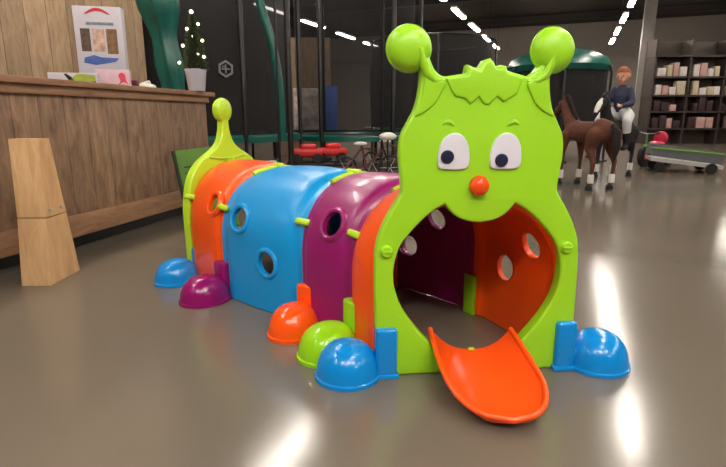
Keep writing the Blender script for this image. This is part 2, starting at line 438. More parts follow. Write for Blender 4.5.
# hair plate with zigzag fringe
hz = [(-.118, .905), (-.10, .87), (-.088, .856), (-.062, .852), (-.044, .834), (-.022, .856), (-.006, .836), (.010, .834), (.032, .857), (.052, .842), (.072, .853), (.092, .866), (.104, .905), (.06, .920), (.052, .934), (.026, .932), (.010, .952), (-.006, .948), (-.020, .926), (-.05, .934), (-.056, .912)]
bm = plate([hz], .014, .006); onface('hair', bm, LIME, y=-.024, lab='raised tuft of lime hair with zigzag fringe')
for sg in (-1, 1):
    bm = B(); pts = [(sg*(.088+.036*k/8-.018)+sg*.008-.010, -.024, .775+.011*math.sin(PI*k/8)+.003*k/8) for k in range(9)]
    tube(bm, pts, [.002, .004, .006, .0065, .0065, .006, .005, .004, .002], 8); onface('eyebrow', bm, LIME)
    # eye: rounded top, flat bottom, outer corner fuller
    ex = sg*.0775-.010
    e = [(ex-.046, .668), (ex-.047, .69), (ex-.040, .725), (ex-.022, .748), (ex, .756), (ex+.022, .749), (ex+.040, .726), (ex+.047, .692), (ex+.046, .668), (ex+.038, .654), (ex+.01, .650), (ex-.038, .653)]
    eb = plate([smooth_loop(e, 4)], .014, .005)
    ey = onface('eye', eb, WHITE, y=-.026, lab='white eye with dark blue pupil')
    px, pz = ((-.108, .688) if sg < 0 else (.053, .677))
    pb = B(); lathe(pb, [(.019, -.004), (.0195, .001), (.017, .004), (.0008, .0055)], (px, 0, pz), 28, Matrix.Rotation(PI/2, 3, 'X'))
    onface('pupil', pb, NAVY, ey, y=-.036)
    bb = B(); lathe(bb, [(.019, -.004), (.019, .004), (.015, .009), (.0008, .010)], (sg*.280, 0, .408), 28, Matrix.Rotation(PI/2, 3, 'X'))
    box(bb, (sg*.280, -.010, .408), (.03, .006, .008), None, .002, 2)
    onface('face_button', bb, LIME, y=-.026)
nb = B(); sphere(nb, (-.010, -.036, .604), (.0295, .026, .0295)); onface('nose', nb, mat('nose_orange', (250, 80, 20), .3), lab='round orange nose')

# tongue: a troughed slide out of the mouth
bm = B(); NU, NV = 24, 26; th = .012; top = []; bot = []
for j in range(NV+1):
    v = j/NV
    cx = .350+.035*v; cy = 1.540-.372*v
    cz = .044*(1-v)**1.4+.006
    # half width: shrinks to a rounded end
    hw = .129+.006*math.sin(PI*min(1, v/.8))
    if v > .58: hw *= math.sqrt(max(0.0, 1-((v-.58)/.422)**2.4))
    rim = .030*(1-v)**.9+.036
    rt = []; rb = []
    for i in range(NU+1):
        u = -1+2*i/NU
        # keep the round end raised as well
        edge = max(abs(u)**2.6, max(0, (v-.72)/.28)**2.2)
        z = cz+rim*edge*(1 if v < .7 else 1-.25*(v-.7)/.3)
        y = cy+.012*abs(u)**2*(1-v)
        rt.append(bm.verts.new((cx+hw*u, y, z+th))); rb.append(bm.verts.new((cx+hw*u, y, max(.002, z-.001))))
    top.append(rt); bot.append(rb)
for j in range(NV):
    for i in range(NU):
        bm.faces.new((top[j][i], top[j][i+1], top[j+1][i+1], top[j+1][i])); bm.faces.new((bot[j][i], bot[j+1][i], bot[j+1][i+1], bot[j][i+1]))
    for i in (0, NU): bm.faces.new((top[j][i], top[j+1][i], bot[j+1][i], bot[j][i]))
for j in (0, NV):
    for i in range(NU): bm.faces.new((top[j][i], top[j][i+1], bot[j][i+1], bot[j][i]))
# rolled rim bead
rimp = [top[j][0].co+Vector((-.002, 0, -.002)) for j in range(NV)]+[Vector((top[NV][NU//2].co.x, top[NV][0].co.y-.003, top[NV][0].co.z-.002))]+[top[j][NU].co+Vector((.002, 0, -.002)) for j in range(NV-1, -1, -1)]
tube(bm, rimp, .0085, 8)
bmesh.ops.remove_doubles(bm, verts=bm.verts, dist=1e-4)
tg = obj('tongue', bm, REDOR, cat, ang=50); tg['label'] = 'orange-red tongue shaped as a small slide'
bm = B(); box(bm, (.350, 1.528, .068), (.020, .012, .008), None, .003); obj('tongue_clip', bm, LIMEP, tg)

# tail board
TC = Vector((-.735, 2.79, 0)); TA = math.radians(60)
TMx = Matrix.Translation(TC) @ Matrix.Rotation(TA, 4, 'Z')
th_ = [(.288, .01), (.296, .28), (.288, .40), (.258, .50), (.210, .562), (.150, .602), (.09, .635), (.05, .672), (.028, .725), (.021, .775)]
rs = smooth_loop(th_, 4, False); kn = [(.052*math.sin(math.radians(a)), .835-.060*math.cos(math.radians(a))) for a in range(25, 181, 12)]
ol = rs+kn+[(-x, z) for x, z in kn[::-1][1:]]+[(-x, z) for x, z in rs[::-1]]
il = smooth_loop([(.20, .06), (.22, .25), (.20, .38), (.13, .46), (0, .49), (-.13, .46), (-.20, .38), (-.22, .25), (-.20, .06)], 4)
bm = plate([ol, il], .05, .010); bmesh.ops.transform(bm, matrix=TMx @ Matrix.Translation((0, .02, 0)), verts=bm.verts)
obj('tail_board', bm, LIMEP, cat)['label'] = 'lime tail board with upright tail'
bm = B(); pr = [(max(.0008, .056*math.cos(-PI/2+PI*k/12)**.8), .036*math.sin(-PI/2+PI*k/12)) for k in range(13)]
lathe(bm, pr, (0, .02, .835), 32, Matrix.Rotation(PI/2, 3, 'X') @ Matrix.Diagonal((1, 1.15, 1)))
tube(bm, [(0, .0, .62), (0, .0, .70), (0, .005, .80)], [.003, .009, .009], 10)
bmesh.ops.transform(bm, matrix=TMx, verts=bm.verts); obj('tail_bobble', bm, LIMEP, cat)
bm = B(); tube(bm, [(-.13, -.008, .596), (-.06, -.008, .586), (0, -.008, .584), (.06, -.008, .586), (.13, -.008, .598)], .006, 8)
bmesh.ops.transform(bm, matrix=TMx, verts=bm.verts); obj('tail_crease', bm, LIMEP, cat)

# ================================================================== COUNTER
def wood(name, c1, c2, plank=.0, axis=0, rough=.6, vertical=True):
    if name in MATS: return MATS[name]
    m = bpy.data.materials.new(name); m.use_nodes = True; nt = m.node_tree; N = nt.nodes; L = nt.links; b = N['Principled BSDF']
    tc = N.new('ShaderNodeTexCoord'); mp = N.new('ShaderNodeMapping'); L.new(tc.outputs['Object'], mp.inputs[0])
    mp.inputs['Scale'].default_value = (7, 7, 1.6) if vertical else (1.6, 1.6, 9)
    n = N.new('ShaderNodeTexNoise'); n.inputs['Scale'].default_value = 3; n.inputs['Detail'].default_value = 9; n.inputs['Roughness'].default_value = .65; n.inputs['Distortion'].default_value = .6
    L.new(mp.outputs[0], n.inputs['Vector'])
    r = N.new('ShaderNodeValToRGB'); r.color_ramp.elements[0].position = .33; r.color_ramp.elements[1].position = .68
    r.color_ramp.elements[0].color = (*s2l(c1), 1); r.color_ramp.elements[1].color = (*s2l(c2), 1); L.new(n.outputs['Fac'], r.inputs[0])
    last = r.outputs[0]
    if plank:
        sx = N.new('ShaderNodeSeparateXYZ'); L.new(tc.outputs['Object'], sx.inputs[0])
        dv = N.new('ShaderNodeMath'); dv.operation = 'DIVIDE'; dv.inputs[1].default_value = plank; L.new(sx.outputs[axis], dv.inputs[0])
        fr = N.new('ShaderNodeMath'); fr.operation = 'FRACT'; L.new(dv.outputs[0], fr.inputs[0])
        fl = N.new('ShaderNodeMath'); fl.operation = 'FLOOR'; L.new(dv.outputs[0], fl.inputs[0])
        wn = N.new('ShaderNodeTexWhiteNoise'); wn.noise_dimensions = '1D'; L.new(fl.outputs[0], wn.inputs['W'])
        rr = N.new('ShaderNodeMapRange'); rr.inputs['To Min'].default_value = .82; rr.inputs['To Max'].default_value = 1.12; L.new(wn.outputs['Value'], rr.inputs[0])
        gt = N.new('ShaderNodeMath'); gt.operation = 'GREATER_THAN'; gt.inputs[1].default_value = .035; L.new(fr.outputs[0], gt.inputs[0])
        g2 = N.new('ShaderNodeMapRange'); g2.inputs['To Min'].default_value = .45; L.new(gt.outputs[0], g2.inputs[0])
        mu = N.new('ShaderNodeMath'); mu.operation = 'MULTIPLY'; L.new(rr.outputs[0], mu.inputs[0]); L.new(g2.outputs[0], mu.inputs[1])
        vm = N.new('ShaderNodeVectorMath'); vm.operation = 'SCALE'; L.new(last, vm.inputs[0]); L.new(mu.outputs[0], vm.inputs['Scale']); last = vm.outputs[0]
    L.new(last, b.inputs['Base Color']); b.inputs['Roughness'].default_value = rough
    bp = N.new('ShaderNodeBump'); bp.inputs['Strength'].default_value = .25; bp.inputs['Distance'].default_value = .005; L.new(n.outputs['Fac'], bp.inputs['Height']); L.new(bp.outputs[0], b.inputs['Normal'])
    MATS[name] = m; return m
CW = wood('counter_planks', (104, 76, 54), (160, 126, 98), .17, 1)
CT = wood('counter_top_wood', (128, 92, 66), (166, 124, 92), vertical=False)
PLY = wood('plywood', (196, 152, 104), (222, 182, 134), vertical=True)
WW = wood('rough_plank_wall', (138, 112, 86), (178, 150, 118), .22, 1)
# counter local frame: x right of aisle axis (outwards to the customer), y along the aisle; corner at far customer end
CE = Vector((-1.345, 4.50, 0)); CL = 3.4; CAX = math.radians(-14.3)
ct = thing('shop_counter', 'long rustic brown wooden shop counter with plank front left of the tunnel', 'counter', CE, CAX)
bm = B(); box(bm, (-.36, -CL/2, .535), (.72, CL, .87), None, .004); obj('plank_body', bm, CW, ct)
bm = B(); box(bm, (.012, -CL/2-.0, .165), (.024, CL, .13), None, .003); obj('skirting_plank', bm, CT, ct)
bm = B(); box(bm, (.014, -CL/2, .945), (.028, CL+.02, .05), None, .004); obj('edge_moulding', bm, CT, ct)
bm = B(); box(bm, (-.35, -CL/2+.02, .987), (.82, CL+.08, .034), None, .005); obj('countertop', bm, CT, ct)
bm = B(); box(bm, (-.40, -CL/2, .05), (.56, CL-.1, .1)); obj('plinth', bm, BLACK, ct)
CTZ = 1.004
def onct(x, y, z=CTZ): return CE+RAX @ Vector((x, y, 0))+Vector((0, 0, z))
# partition wall of planks behind the counter
bm = B(); box(bm, (0, 0, 1.6), (.06, 3.8, 3.2)); o = obj('wall_partition', bm, WW, smooth=False); struct(o)
o.location = CE+rz(CAX) @ Vector((-1.30, -.93, 0)); o.rotation_euler = (0, 0, CAX)

# things on the counter --------------------------------------------------------
def face_cam(name, u, Y, z, w, h, d, m, rot=0, bev=.002):
    """a carton standing at depth Y"""
    p = at(u, 117, Y); bm = B(); box(bm, (0, d/2, h/2), (w, d, h), None, bev)
    o = obj(name, bm, m, smooth=True); o.location = (p.x, Y, z); o.rotation_euler = (0, 0, rot); return o
def patch(parent, name, pts, m, y=-.0015, t=.002):
    bm = plate([pts], t, .0002, 0); bmesh.ops.translate(bm, verts=bm.verts, vec=(0, y, 0)); return obj(name, bm, m, parent, smooth=False)
def rect(x0, z0, x1, z1): return [(x0, z0), (x1, z0), (x1, z1), (x0, z1)]
CARD = mat('white_card', (190, 186, 196), .5, noise=.05)
cr = math.radians(12)
p = at(104, 80, 4.0); 
cx = thing('toy_carton', 'tall white toy carton with red arc and photo panels on the counter', 'box', (p.x, 4.0, CTZ), cr)
cw, chh = .33, .585
bm = B(); box(bm, (0, .05, chh/2), (cw, .10, chh), None, .004); 
obj('carton_body', bm, CARD, cx)
def patchs(pa, nm, pts, m): return patch(pa, nm, [(x*.82, z) for x, z in pts], m)
patchs(cx, 'red_arc_print', [(-.11, .53), *[(-.11+.22*k/10, .53+.045*math.sin(PI*k/10)) for k in range(11)], (.11, .53), *[(.09-.18*k/10, .53+.02*math.sin(PI*k/10)) for k in range(11)]][1:], mat('print_red', (196, 52, 50), .5))
patchs(cx, 'photo_print', rect(-.155, .27, -.075, .43), mat('print_brown', (84, 66, 52), .5, noise=.5, scale=30))
patchs(cx, 'photo_print', rect(-.055, .27, .045, .43), mat('print_pale', (190, 160, 140), .5, noise=.4, scale=25))
patchs(cx, 'photo_print', rect(.06, .255, .15, .43), mat('print_wood', (120, 88, 52), .5, noise=.4, scale=30))
patchs(cx, 'blue_print', [(-.15, .19), (-.05, .175), (.12, .20), (.15, .225), (.0, .23), (-.06, .245), (-.14, .225)], mat('print_blue', (62, 92, 160), .5, noise=.2, scale=30))
patchs(cx, 'title_print', rect(-.10, .455, .13, .475), mat('print_grey', (120, 130, 140), .5, noise=.3, scale=60))
PINK = mat('pink_card', (206, 176, 188), .5, noise=.08, scale=20)
p = at(113, 82, 3.86)
c2 = thing('greeting_box', 'small pale pink box with a red figure in front of the white carton', 'box', (p.x, 3.86, CTZ), cr)
bm = B(); box(bm, (0, .03, .065), (.23, .05, .13), None, .003); obj('box_body', bm, PINK, c2)
patch(c2, 'red_print', smooth_loop([(.03, .02), (.05, .05), (.04, .09), (.06, .11), (.085, .095), (.088, .06), (.10, .03), (.07, .045)], 4), mat('print_pinkred', (206, 62, 84), .5), y=.0035)
p = at(73, 80, 3.75)
c3 = thing('flat_toy_box', 'low white and yellow-green toy box at the left on the counter', 'box', (p.x, 3.75, CTZ), cr)
bm = B(); box(bm, (0, .07, .05), (.32, .14, .10), None, .003); obj('box_body', bm, CARD, c3)
patch(c3, 'green_print', [(0, .01), (.15, .01), (.15, .085), (.03, .095), (-.02, .05)], mat('print_green', (160, 178, 70), .5, noise=.2, scale=20))
patch(c3, 'dark_print', [(-.02, .04), (.01, .035), (.0, .065), (-.04, .095), (-.055, .09)], BLACK)
patch(c3, 'dark_print', [(.04, .01), (.1, .035), (.15, .045), (.15, .03), (.09, .01)], BLACK)
p = at(127, 82, 4.0); bm = B(); box(bm, (0, .03, .033), (.07, .06, .066), None, .006)
o = obj('cardboard_tin', bm, mat('dark_red_tin', (92, 22, 40), .4)); o.location = (p.x+.04, 3.99, CTZ); tag(o, 'small dark red tin beside the white carton', 'tin')
p = at(141, 84, 4.05)
c4 = thing('tape_dispenser', 'low white desk gadget on the counter right of the white carton', 'gadget', (p.x, 4.12, CTZ), .1)
bm = B(); sphere(bm, (0, 0, .025), (.085, .05, .026)); box(bm, (0, 0, .008), (.17, .10, .016), None, .006); obj('gadget_body', bm, WHITEP, c4)
bm = B(); tube(bm, [(-.02, 0, .04), (.04, 0, .06)], .015); obj('spout', bm, WHITEP, c4)
# potted christmas tree
p = at(197, 90, 4.32)
tr = thing('potted_tree', 'small potted evergreen with lights in a white pot on the counter end', 'potted plant', (p.x, 4.32, CTZ))
bm = B(); lathe(bm, [(.060, 0), (.064, .004), (.083, .155), (.086, .16), (.086, .172), (.078, .172), (.074, .15), (.0008, .148)]); obj('pot', bm, mat('white_pot', (196, 194, 204), .4), tr)
bm = B(); tube(bm, [(0, 0, .14), (0, 0, .55)], [.012, .004], 8); obj('trunk', bm, mat('bark', (62, 44, 30), .8), tr)
bm = B(); rnd = random.Random(3)
for k in range(1500):
    h = rnd.random()**1.25; z = .17+.43*h; R = .105*(1-h)**.8+.008; a = rnd.random()*2*PI; rr = R*(.45+.55*rnd.random())
    q = Vector((math.cos(a)*rr, math.sin(a)*rr, z)); d = Vector((math.cos(a), math.sin(a), .35+rnd.random()*.6)).normalized()*.034; sd = d.cross(Vector((0, 0, 1))).normalized()*.0045
    b0 = q-d*.5; v = [bm.verts.new(b0-sd), bm.verts.new(b0+sd), bm.verts.new(q+d*.5), bm.verts.new(q+Vector((0, 0, .006)))]
    bm.faces.new((v[0], v[1], v[2])); bm.faces.new((v[0], v[3], v[2])); bm.faces.new((v[1], v[3], v[2]))
obj('foliage', bm, mat('fir_green', (52, 66, 34), .7, noise=.3, scale=30), tr, smooth=False)
LED = mat('fairy_light', (255, 240, 190), .4, emit=(255, 236, 190), estr=5)
for k in range(9):
    h = k/9; a = 3.5+k*2.2; R = .108*(1-h)**.8+.012; bm = B(); sphere(bm, (math.cos(a)*R, math.sin(a)*R, .22+.38*h), (.011, .011, .011), None, 10); obj('light_bulb', bm, LED, tr)
bm = B(); sphere(bm, (0, -.01, .605), (.014, .014, .014), None, 10); obj('light_bulb', bm, LED, tr)

# green leaning display board by the counter end
gb = thing('leaning_board', 'green printed display board leaning beside the counter end', 'board', (0, 0, 0))
GB = mat('green_print_board', (84, 128, 36), .45, noise=.15, scale=8)
P0 = at(173, 151, 3.72); wv = Vector((.34, .10, .035)); dn = Vector((.10, -.04, -P0.z+.006))
bm = B(); nn = wv.cross(dn).normalized()*.02
if nn.y < 0: nn = -nn
cs = [P0, P0+wv, P0+wv+dn-Vector((0, 0, .035)), P0+dn]
vs = [bm.verts.new(c) for c in cs]+[bm.verts.new(c+nn) for c in cs]
for f in ((0, 1, 2, 3), (7, 6, 5, 4), (0, 4, 5, 1), (1, 5, 6, 2), (2, 6, 7, 3), (3, 7, 4, 0)): bm.faces.new([vs[i] for i in f])
obj('board_panel', bm, GB, gb, smooth=False)
bm = B(); tube(bm, [P0+nn*.5, P0+dn+nn*.5], .016, 8); obj('board_edge', bm, mat('dark_green_edge', (38, 52, 26), .6), gb)
for k, (f0, l) in enumerate(((.22, .30), (.30, .5), (.42, .42))):
    q = P0+dn*f0+wv*.14-nn*.05; bm = B(); tube(bm, [q, q+wv*l], .005, 6); obj('text_line', bm, mat('dark_ink', (36, 50, 24), .6), gb)

# plywood stand at the left edge
ps = thing('plywood_stand', 'light plywood tapered display stand standing at the left edge before the counter', 'stand')
yz = [(2.70, 0), (2.615, .62), (2.565, .98), (2.38, .98), (2.33, .62), (2.22, 0)]
bm = B(); X0 = -1.518
for (loop, m) in (([(2.623, 0), (2.568, .325), (2.40, .325), (2.36, 0)], 'a'), ([(2.567, .330), (2.505, .70), (2.42, .70), (2.401, .330)], 'b')):
    A = [bm.verts.new((X0, y, z)) for y, z in loop]; D = [bm.verts.new((X0-.14, y, z)) for y, z in loop]
    bm.faces.new(A); bm.faces.new(D[::-1])
    for i in range(4): bm.faces.new((A[i], A[(i+1) % 4], D[(i+1) % 4], D[i]))
obj('plywood_panel', bm, PLY, ps, smooth=False)
bm = B()
for y, z in ((2.53, .36), (2.43, .36)): lathe(bm, [(.008, 0), (.009, .004), (.0008, .006)], (X0, y, z), 12, Matrix.Rotation(PI/2, 3, 'Y'))
obj('screw', bm, mat('steel', (200, 200, 205), .3, metal=1), ps)

# ================================================================== TRAMPOLINES
def tramp(label, cx, cy, r, hm, ht, rot, padm, netm, npole=6, polem=BLACK, loc_name='trampoline', sleeve=.022, crown=False, group=None):
    t = thing(loc_name, label, 'trampoline', (cx, cy, 0), 0, group)
    circ = lambda R, z, n=48: [(R*math.cos(2*PI*k/n), R*math.sin(2*PI*k/n), z) for k in range(n)]
    bm = B(); tube(bm, circ(r, hm-.04), .022, 8, True); obj('frame_ring', bm, BLACK, t)
    bm = B(); lathe(bm, [(r*.86, hm-.03), (r*.86, hm-.015)], n=40); obj('jumping_mat', bm, RUBBER, t)
    bm = B(); lathe(bm, [(r*.82, hm-.01), (r*.84, hm+.02), (r*1.0, hm+.02), (r+.03, hm), (r+.035, hm-.07), (r+.01, hm-.07), (r, hm-.02)], n=48)
    bmesh.ops.delete(bm, geom=[f for f in bm.faces if len(f.verts) == 48], context='FACES_ONLY'); obj('edge_pad', bm, padm, t)
    for k in range(npole):
        a = rot+2*PI*k/npole; x, y = (r+.04)*math.cos(a), (r+.04)*math.sin(a)
        bm = B(); tube(bm, [(x, y, 0), (x, y, hm)], .022, 8); box(bm, (x, y, .012), (.30, .05, .024), rz(a+PI/2)); obj('leg', bm, BLACK, t)
        bm = B(); tube(bm, [(x, y, hm), (x, y, ht-.15), (x*.97, y*.97, ht-.03), (x*.9, y*.9, ht)], sleeve, 10); obj('pole', bm, polem, t)
    bm = B(); tube(bm, circ(r*.93, ht), .014, 8, True); obj('top_ring', bm, padm if crown else BLACK, t)
    bm = B(); lathe(bm, [(r*.9, hm+.02), (r*.93, (hm+ht)/2), (r*.93, ht)], n=48)
    bmesh.ops.delete(bm, geom=[f for f in bm.faces if len(f.verts) == 48], context='FACES_ONLY'); obj('safety_net', bm, netm, t)
    if crown:
        bm = B(); lathe(bm, [(r*.96, ht-.10), (r*1.0, ht), (r*.9, ht+.14), (r*.65, ht+.26), (r*.3, ht+.33), (.001, ht+.35)], n=40); obj('dome_cover', bm, padm, t)
    return t
T1 = tramp('large black-netted trampoline with teal edge pad behind the counter end', -2.35, 7.35, 1.42, .56, 2.75, .18, TEAL, NET, sleeve=.03)
# pale hexagon emblem on its net
e = at(230, 68, 6.13); lx, ly = e.x+2.35, e.y-7.35; ang = math.atan2(ly, lx); rr = 1.42*.93+.012
lp = [(.10*math.cos(a*PI/3+.5), .10*math.sin(a*PI/3+.5)) for a in range(6)]
bm = plate([lp, [(x*.72, z*.72) for x, z in lp]], .004, .001, 1)
for x0, z0, x1, z1 in ((-.05, -.008, .05, .008), (-.008, -.05, .008, .05), (-.04, .02, .01, .034)): box(bm, ((x0+x1)/2, 0, (z0+z1)/2), (x1-x0, .004, z1-z0))
bmesh.ops.transform(bm, matrix=Matrix.Translation((rr*math.cos(ang), rr*math.sin(ang), e.z)) @ Matrix.Rotation(ang+PI/2, 4, 'Z'), verts=bm.verts)
obj('net_emblem', bm, mat('emblem_grey', (120, 118, 122), .6), T1)
# teal padded corner arc of that trampoline
bm = B(); pts = [at(256, -14, 6.2), at(262, 10, 6.2), at(271, 40, 6.2), at(278, 75, 6.22), at(281, 110, 6.22), at(282, 140, 6.22)]
pts = [Vector(p)-Vector((-2.35, 7.35, 0)) for p in pts]; tube(bm, smooth_loop([tuple(p) for p in pts], 4, False), .05, 12); obj('padded_arc', bm, TEAL, T1)
T2 = tramp('black trampoline with open net standing right of the large one', -.14, 8.95, 1.06, .50, 2.9, 1.1, TEAL, NET2, sleeve=.035)
T3 = tramp('dark netted trampoline under a teal dome behind the horses', 3.72, 10.2, .95, .45, 1.72, .3, TEAL, NET, crown=True)
T4 = tramp('black trampoline far back behind the green face', 1.55, 12.35, 1.5, .55, 2.45, .5, TEAL, NET)
# tall double post
bm = B(); p = at(290, 117, 5.7); q = at(283, 117, 5.7)
dp = thing('frame_post', 'tall black steel double post in front of the trampolines', 'post')
bm = B(); tube(bm, [(p.x, 5.7, 0), (p.x, 5.7, 3.0)], .032, 12); obj('post_tube', bm, BLACK, dp)
bm = B(); tube(bm, [(q.x-.05, 5.72, 0), (q.x-.05, 5.72, 3.0)], .014, 10); obj('post_tube', bm, BLACK, dp)
bm = B(); box(bm, ((p.x+q.x)/2, 5.71, .01), (.28, .2, .02)); obj('base_plate', bm, BLACK, dp)
# standing rolled teal pad
rp = at(167, 80, 5.3)
bm = B(); rn = random.Random(5); prof_ = []
for k in range(26):
    z = 2.15*k/25; prof_.append((.145+.04*math.sin(z*3.1+1)+.018*math.sin(z*11), z))
lathe(bm, [(.05, 0)]+prof_+[(.05, 2.17)], n=40)
for v in bm.verts:
    a = math.atan2(v.co.y, v.co.x); f = 1+.13*math.sin(a*5+v.co.z*1.2)+.05*math.sin(a*11+v.co.z*3); v.co.x *= f; v.co.y *= f
    v.co.x += .05*math.sin(v.co.z*2.2)
o = obj('rolled_pad', bm, TEAL, ang=80); o.location = (rp.x+.02, 5.32, 0); tag(o, 'rolled teal vinyl pad standing upright behind the counter', 'pad')

# low display behind the open trampoline
ds = thing('display_bench', 'low dark display bench behind the open-net trampoline', 'bench', (-.75, 10.45, 0))
bm = B(); box(bm, (0, 0, .53), (2.2, .5, .04)); obj('bench_top', bm, BLACK, ds)
for x in (-1, 1): 
    bm = B(); box(bm, (x, 0, .255), (.06, .46, .51)); obj('leg', bm, BLACK, ds)
def poster(u, w, h, m, lab, rot=0):
    p = at(u, 117, 10.4); bm = B(); box(bm, (0, 0, h/2), (w, .12, h), None, .004); o = obj('poster_box', bm, m); o.location = (p.x, 10.4, .551); o.rotation_euler = (0, 0, rot); tag(o, lab, 'box'); return o
poster(307, .50, .80, mat('pastel_print', (220, 200, 192), .5, noise=.5, scale=7), 'pastel printed box seen through the open net')
poster(329, .34, .84, mat('blue_box', (80, 124, 220), .5, noise=.15, scale=5), 'blue box right of the pastel one behind the net')
bm = B(); p = at(303, 117, 11.2); box(bm, (0, 0, 1.2), (1.2, .05, 2.4)); o = obj('backdrop_board', bm, WW, smooth=False); o.location = (p.x, 11.2, 0); tag(o, 'brown wooden panel standing behind the open-net trampoline', 'panel')
bm = B(); p = at(402, 117, 14.6); box(bm, (0, 0, 1.3), (.5, .05, 2.6)); o = obj('backdrop_board', bm, WW, smooth=False); o.location = (p.x, 14.6, 0); tag(o, 'narrow wooden panel left of the green face', 'panel')

# ride-on cars
def toycar(u, Y, m, lab, z=0):
    p = at(u, 117, Y); t = thing('toy_car', lab, 'toy car', (p.x, Y, z), .15, 'red toy cars under the trampoline')
    bm = B(); box(bm, (0, 0, .13), (.40, .22, .10), None, .03, 3); box(bm, (.02, 0, .20), (.20, .18, .08), None, .025, 3); obj('car_body', bm, m, t)
    for x in (-.13, .13):
        for y in (-.11, .11):
            bm = B(); lathe(bm, [(.03, -.02), (.058, -.02), (.062, 0), (.058, .02), (.03, .02)], (x, y, .062), 20, Matrix.Rotation(PI/2, 3, 'X')); obj('wheel', bm, RUBBER, t)
    return t
RED = mat('red_paint', (196, 34, 32), .3)
toycar(306, 6.7, RED, 'red toy car, the left one of the pair before the trampoline', .0)
toycar(331, 6.9, RED, 'red toy car, the right one of the pair before the trampoline', .0)
# low stand to raise those cars
for t in [x for x in bpy.data.objects if x.name.split('.')[0] == 'toy_car']: t.location.z = .22
bm = B(); p = at(318, 117, 6.8); box(bm, (0, 0, .20), (.85, .45, .04), None, .004)
for x in (-.36, .36):
    for y in (-.18, .18): box(bm, (x, y, .09), (.04, .04, .18))
o = obj('toy_stand', bm, BLACK); o.location = (p.x+.02, 6.8, 0); tag(o, 'low black stand carrying the red toy cars', 'stand')
p = at(258, 117, 5.4); bm = B(); box(bm, (0, 0, .17), (.30, .2, .34), None, .004)
o = obj('carton', bm, CARD); o.location = (p.x, 5.45, 0); tag(o, 'pale carton on the floor behind the tunnel tail', 'box')

# balance bikes
def bike(u, Y, rot, m, lab):
    p = at(u, 117, Y); t = thing('balance_bike', lab, 'bike', (p.x, Y, 0), rot, 'small bikes left of the green face')
    for x in (-.30, .30):
        bm = B(); tube(bm, [(x+.15*math.cos(a*PI/12), 0, .165+.15*math.sin(a*PI/12)) for a in range(24)], .014, 8, True)
        w = obj('wheel', bm, RUBBER, t)
        bm = B()
        for a in range(6): tube(bm, [(x, 0, .165), (x+.148*math.cos(a*PI/3), 0, .165+.148*math.sin(a*PI/3))], .003, 5)
        obj('spokes', bm, WHITEP, w)
    bm = B(); tube(bm, [(-.3, 0, .165), (-.08, 0, .42), (.2, 0, .40), (-.02, 0, .2), (-.3, 0, .165)], .014, 8); tube(bm, [(-.02, 0, .2), (-.09, 0, .46)], .013, 8); obj('bike_frame', bm, m, t)
    bm = B(); tube(bm, [(.3, 0, .165), (.2, 0, .42), (.18, 0, .56)], .013, 8); obj('fork', bm, BLACK, t)
    bm = B(); tube(bm, [(.14, -.2, .58), (.19, -.05, .56), (.19, .05, .56), (.14, .2, .58)], .011, 8); obj('handlebar', bm, BLACK, t)
    bm = B(); sphere(bm, (-.1, 0, .475), (.09, .045, .025), None, 14); obj('seat', bm, WHITEP, t)
bike(368, 6.5, .3, mat('maroon', (88, 20, 30), .35), 'small dark red bike just left of the green face')
bike(392, 7.2, -.5, mat('grey_paint', (90, 86, 88), .4), 'small grey bike with pale saddle behind the dark red bike')
p = at(388, 117, 5.9); hp = thing('helmet', 'white child helmet hanging on a thin stand left of the green face', 'helmet', (p.x, 5.9, 0))
bm = B(); lathe(bm, [(.10, .0), (.10, .012), (.012, .02), (.01, .50), (.012, .55)], n=16); obj('stand_pole', bm, BLACK, hp)
bm = B(); sphere(bm, (0, 0, .585), (.10, .075, .045), None, 18); obj('shell', bm, WHITEP, hp)

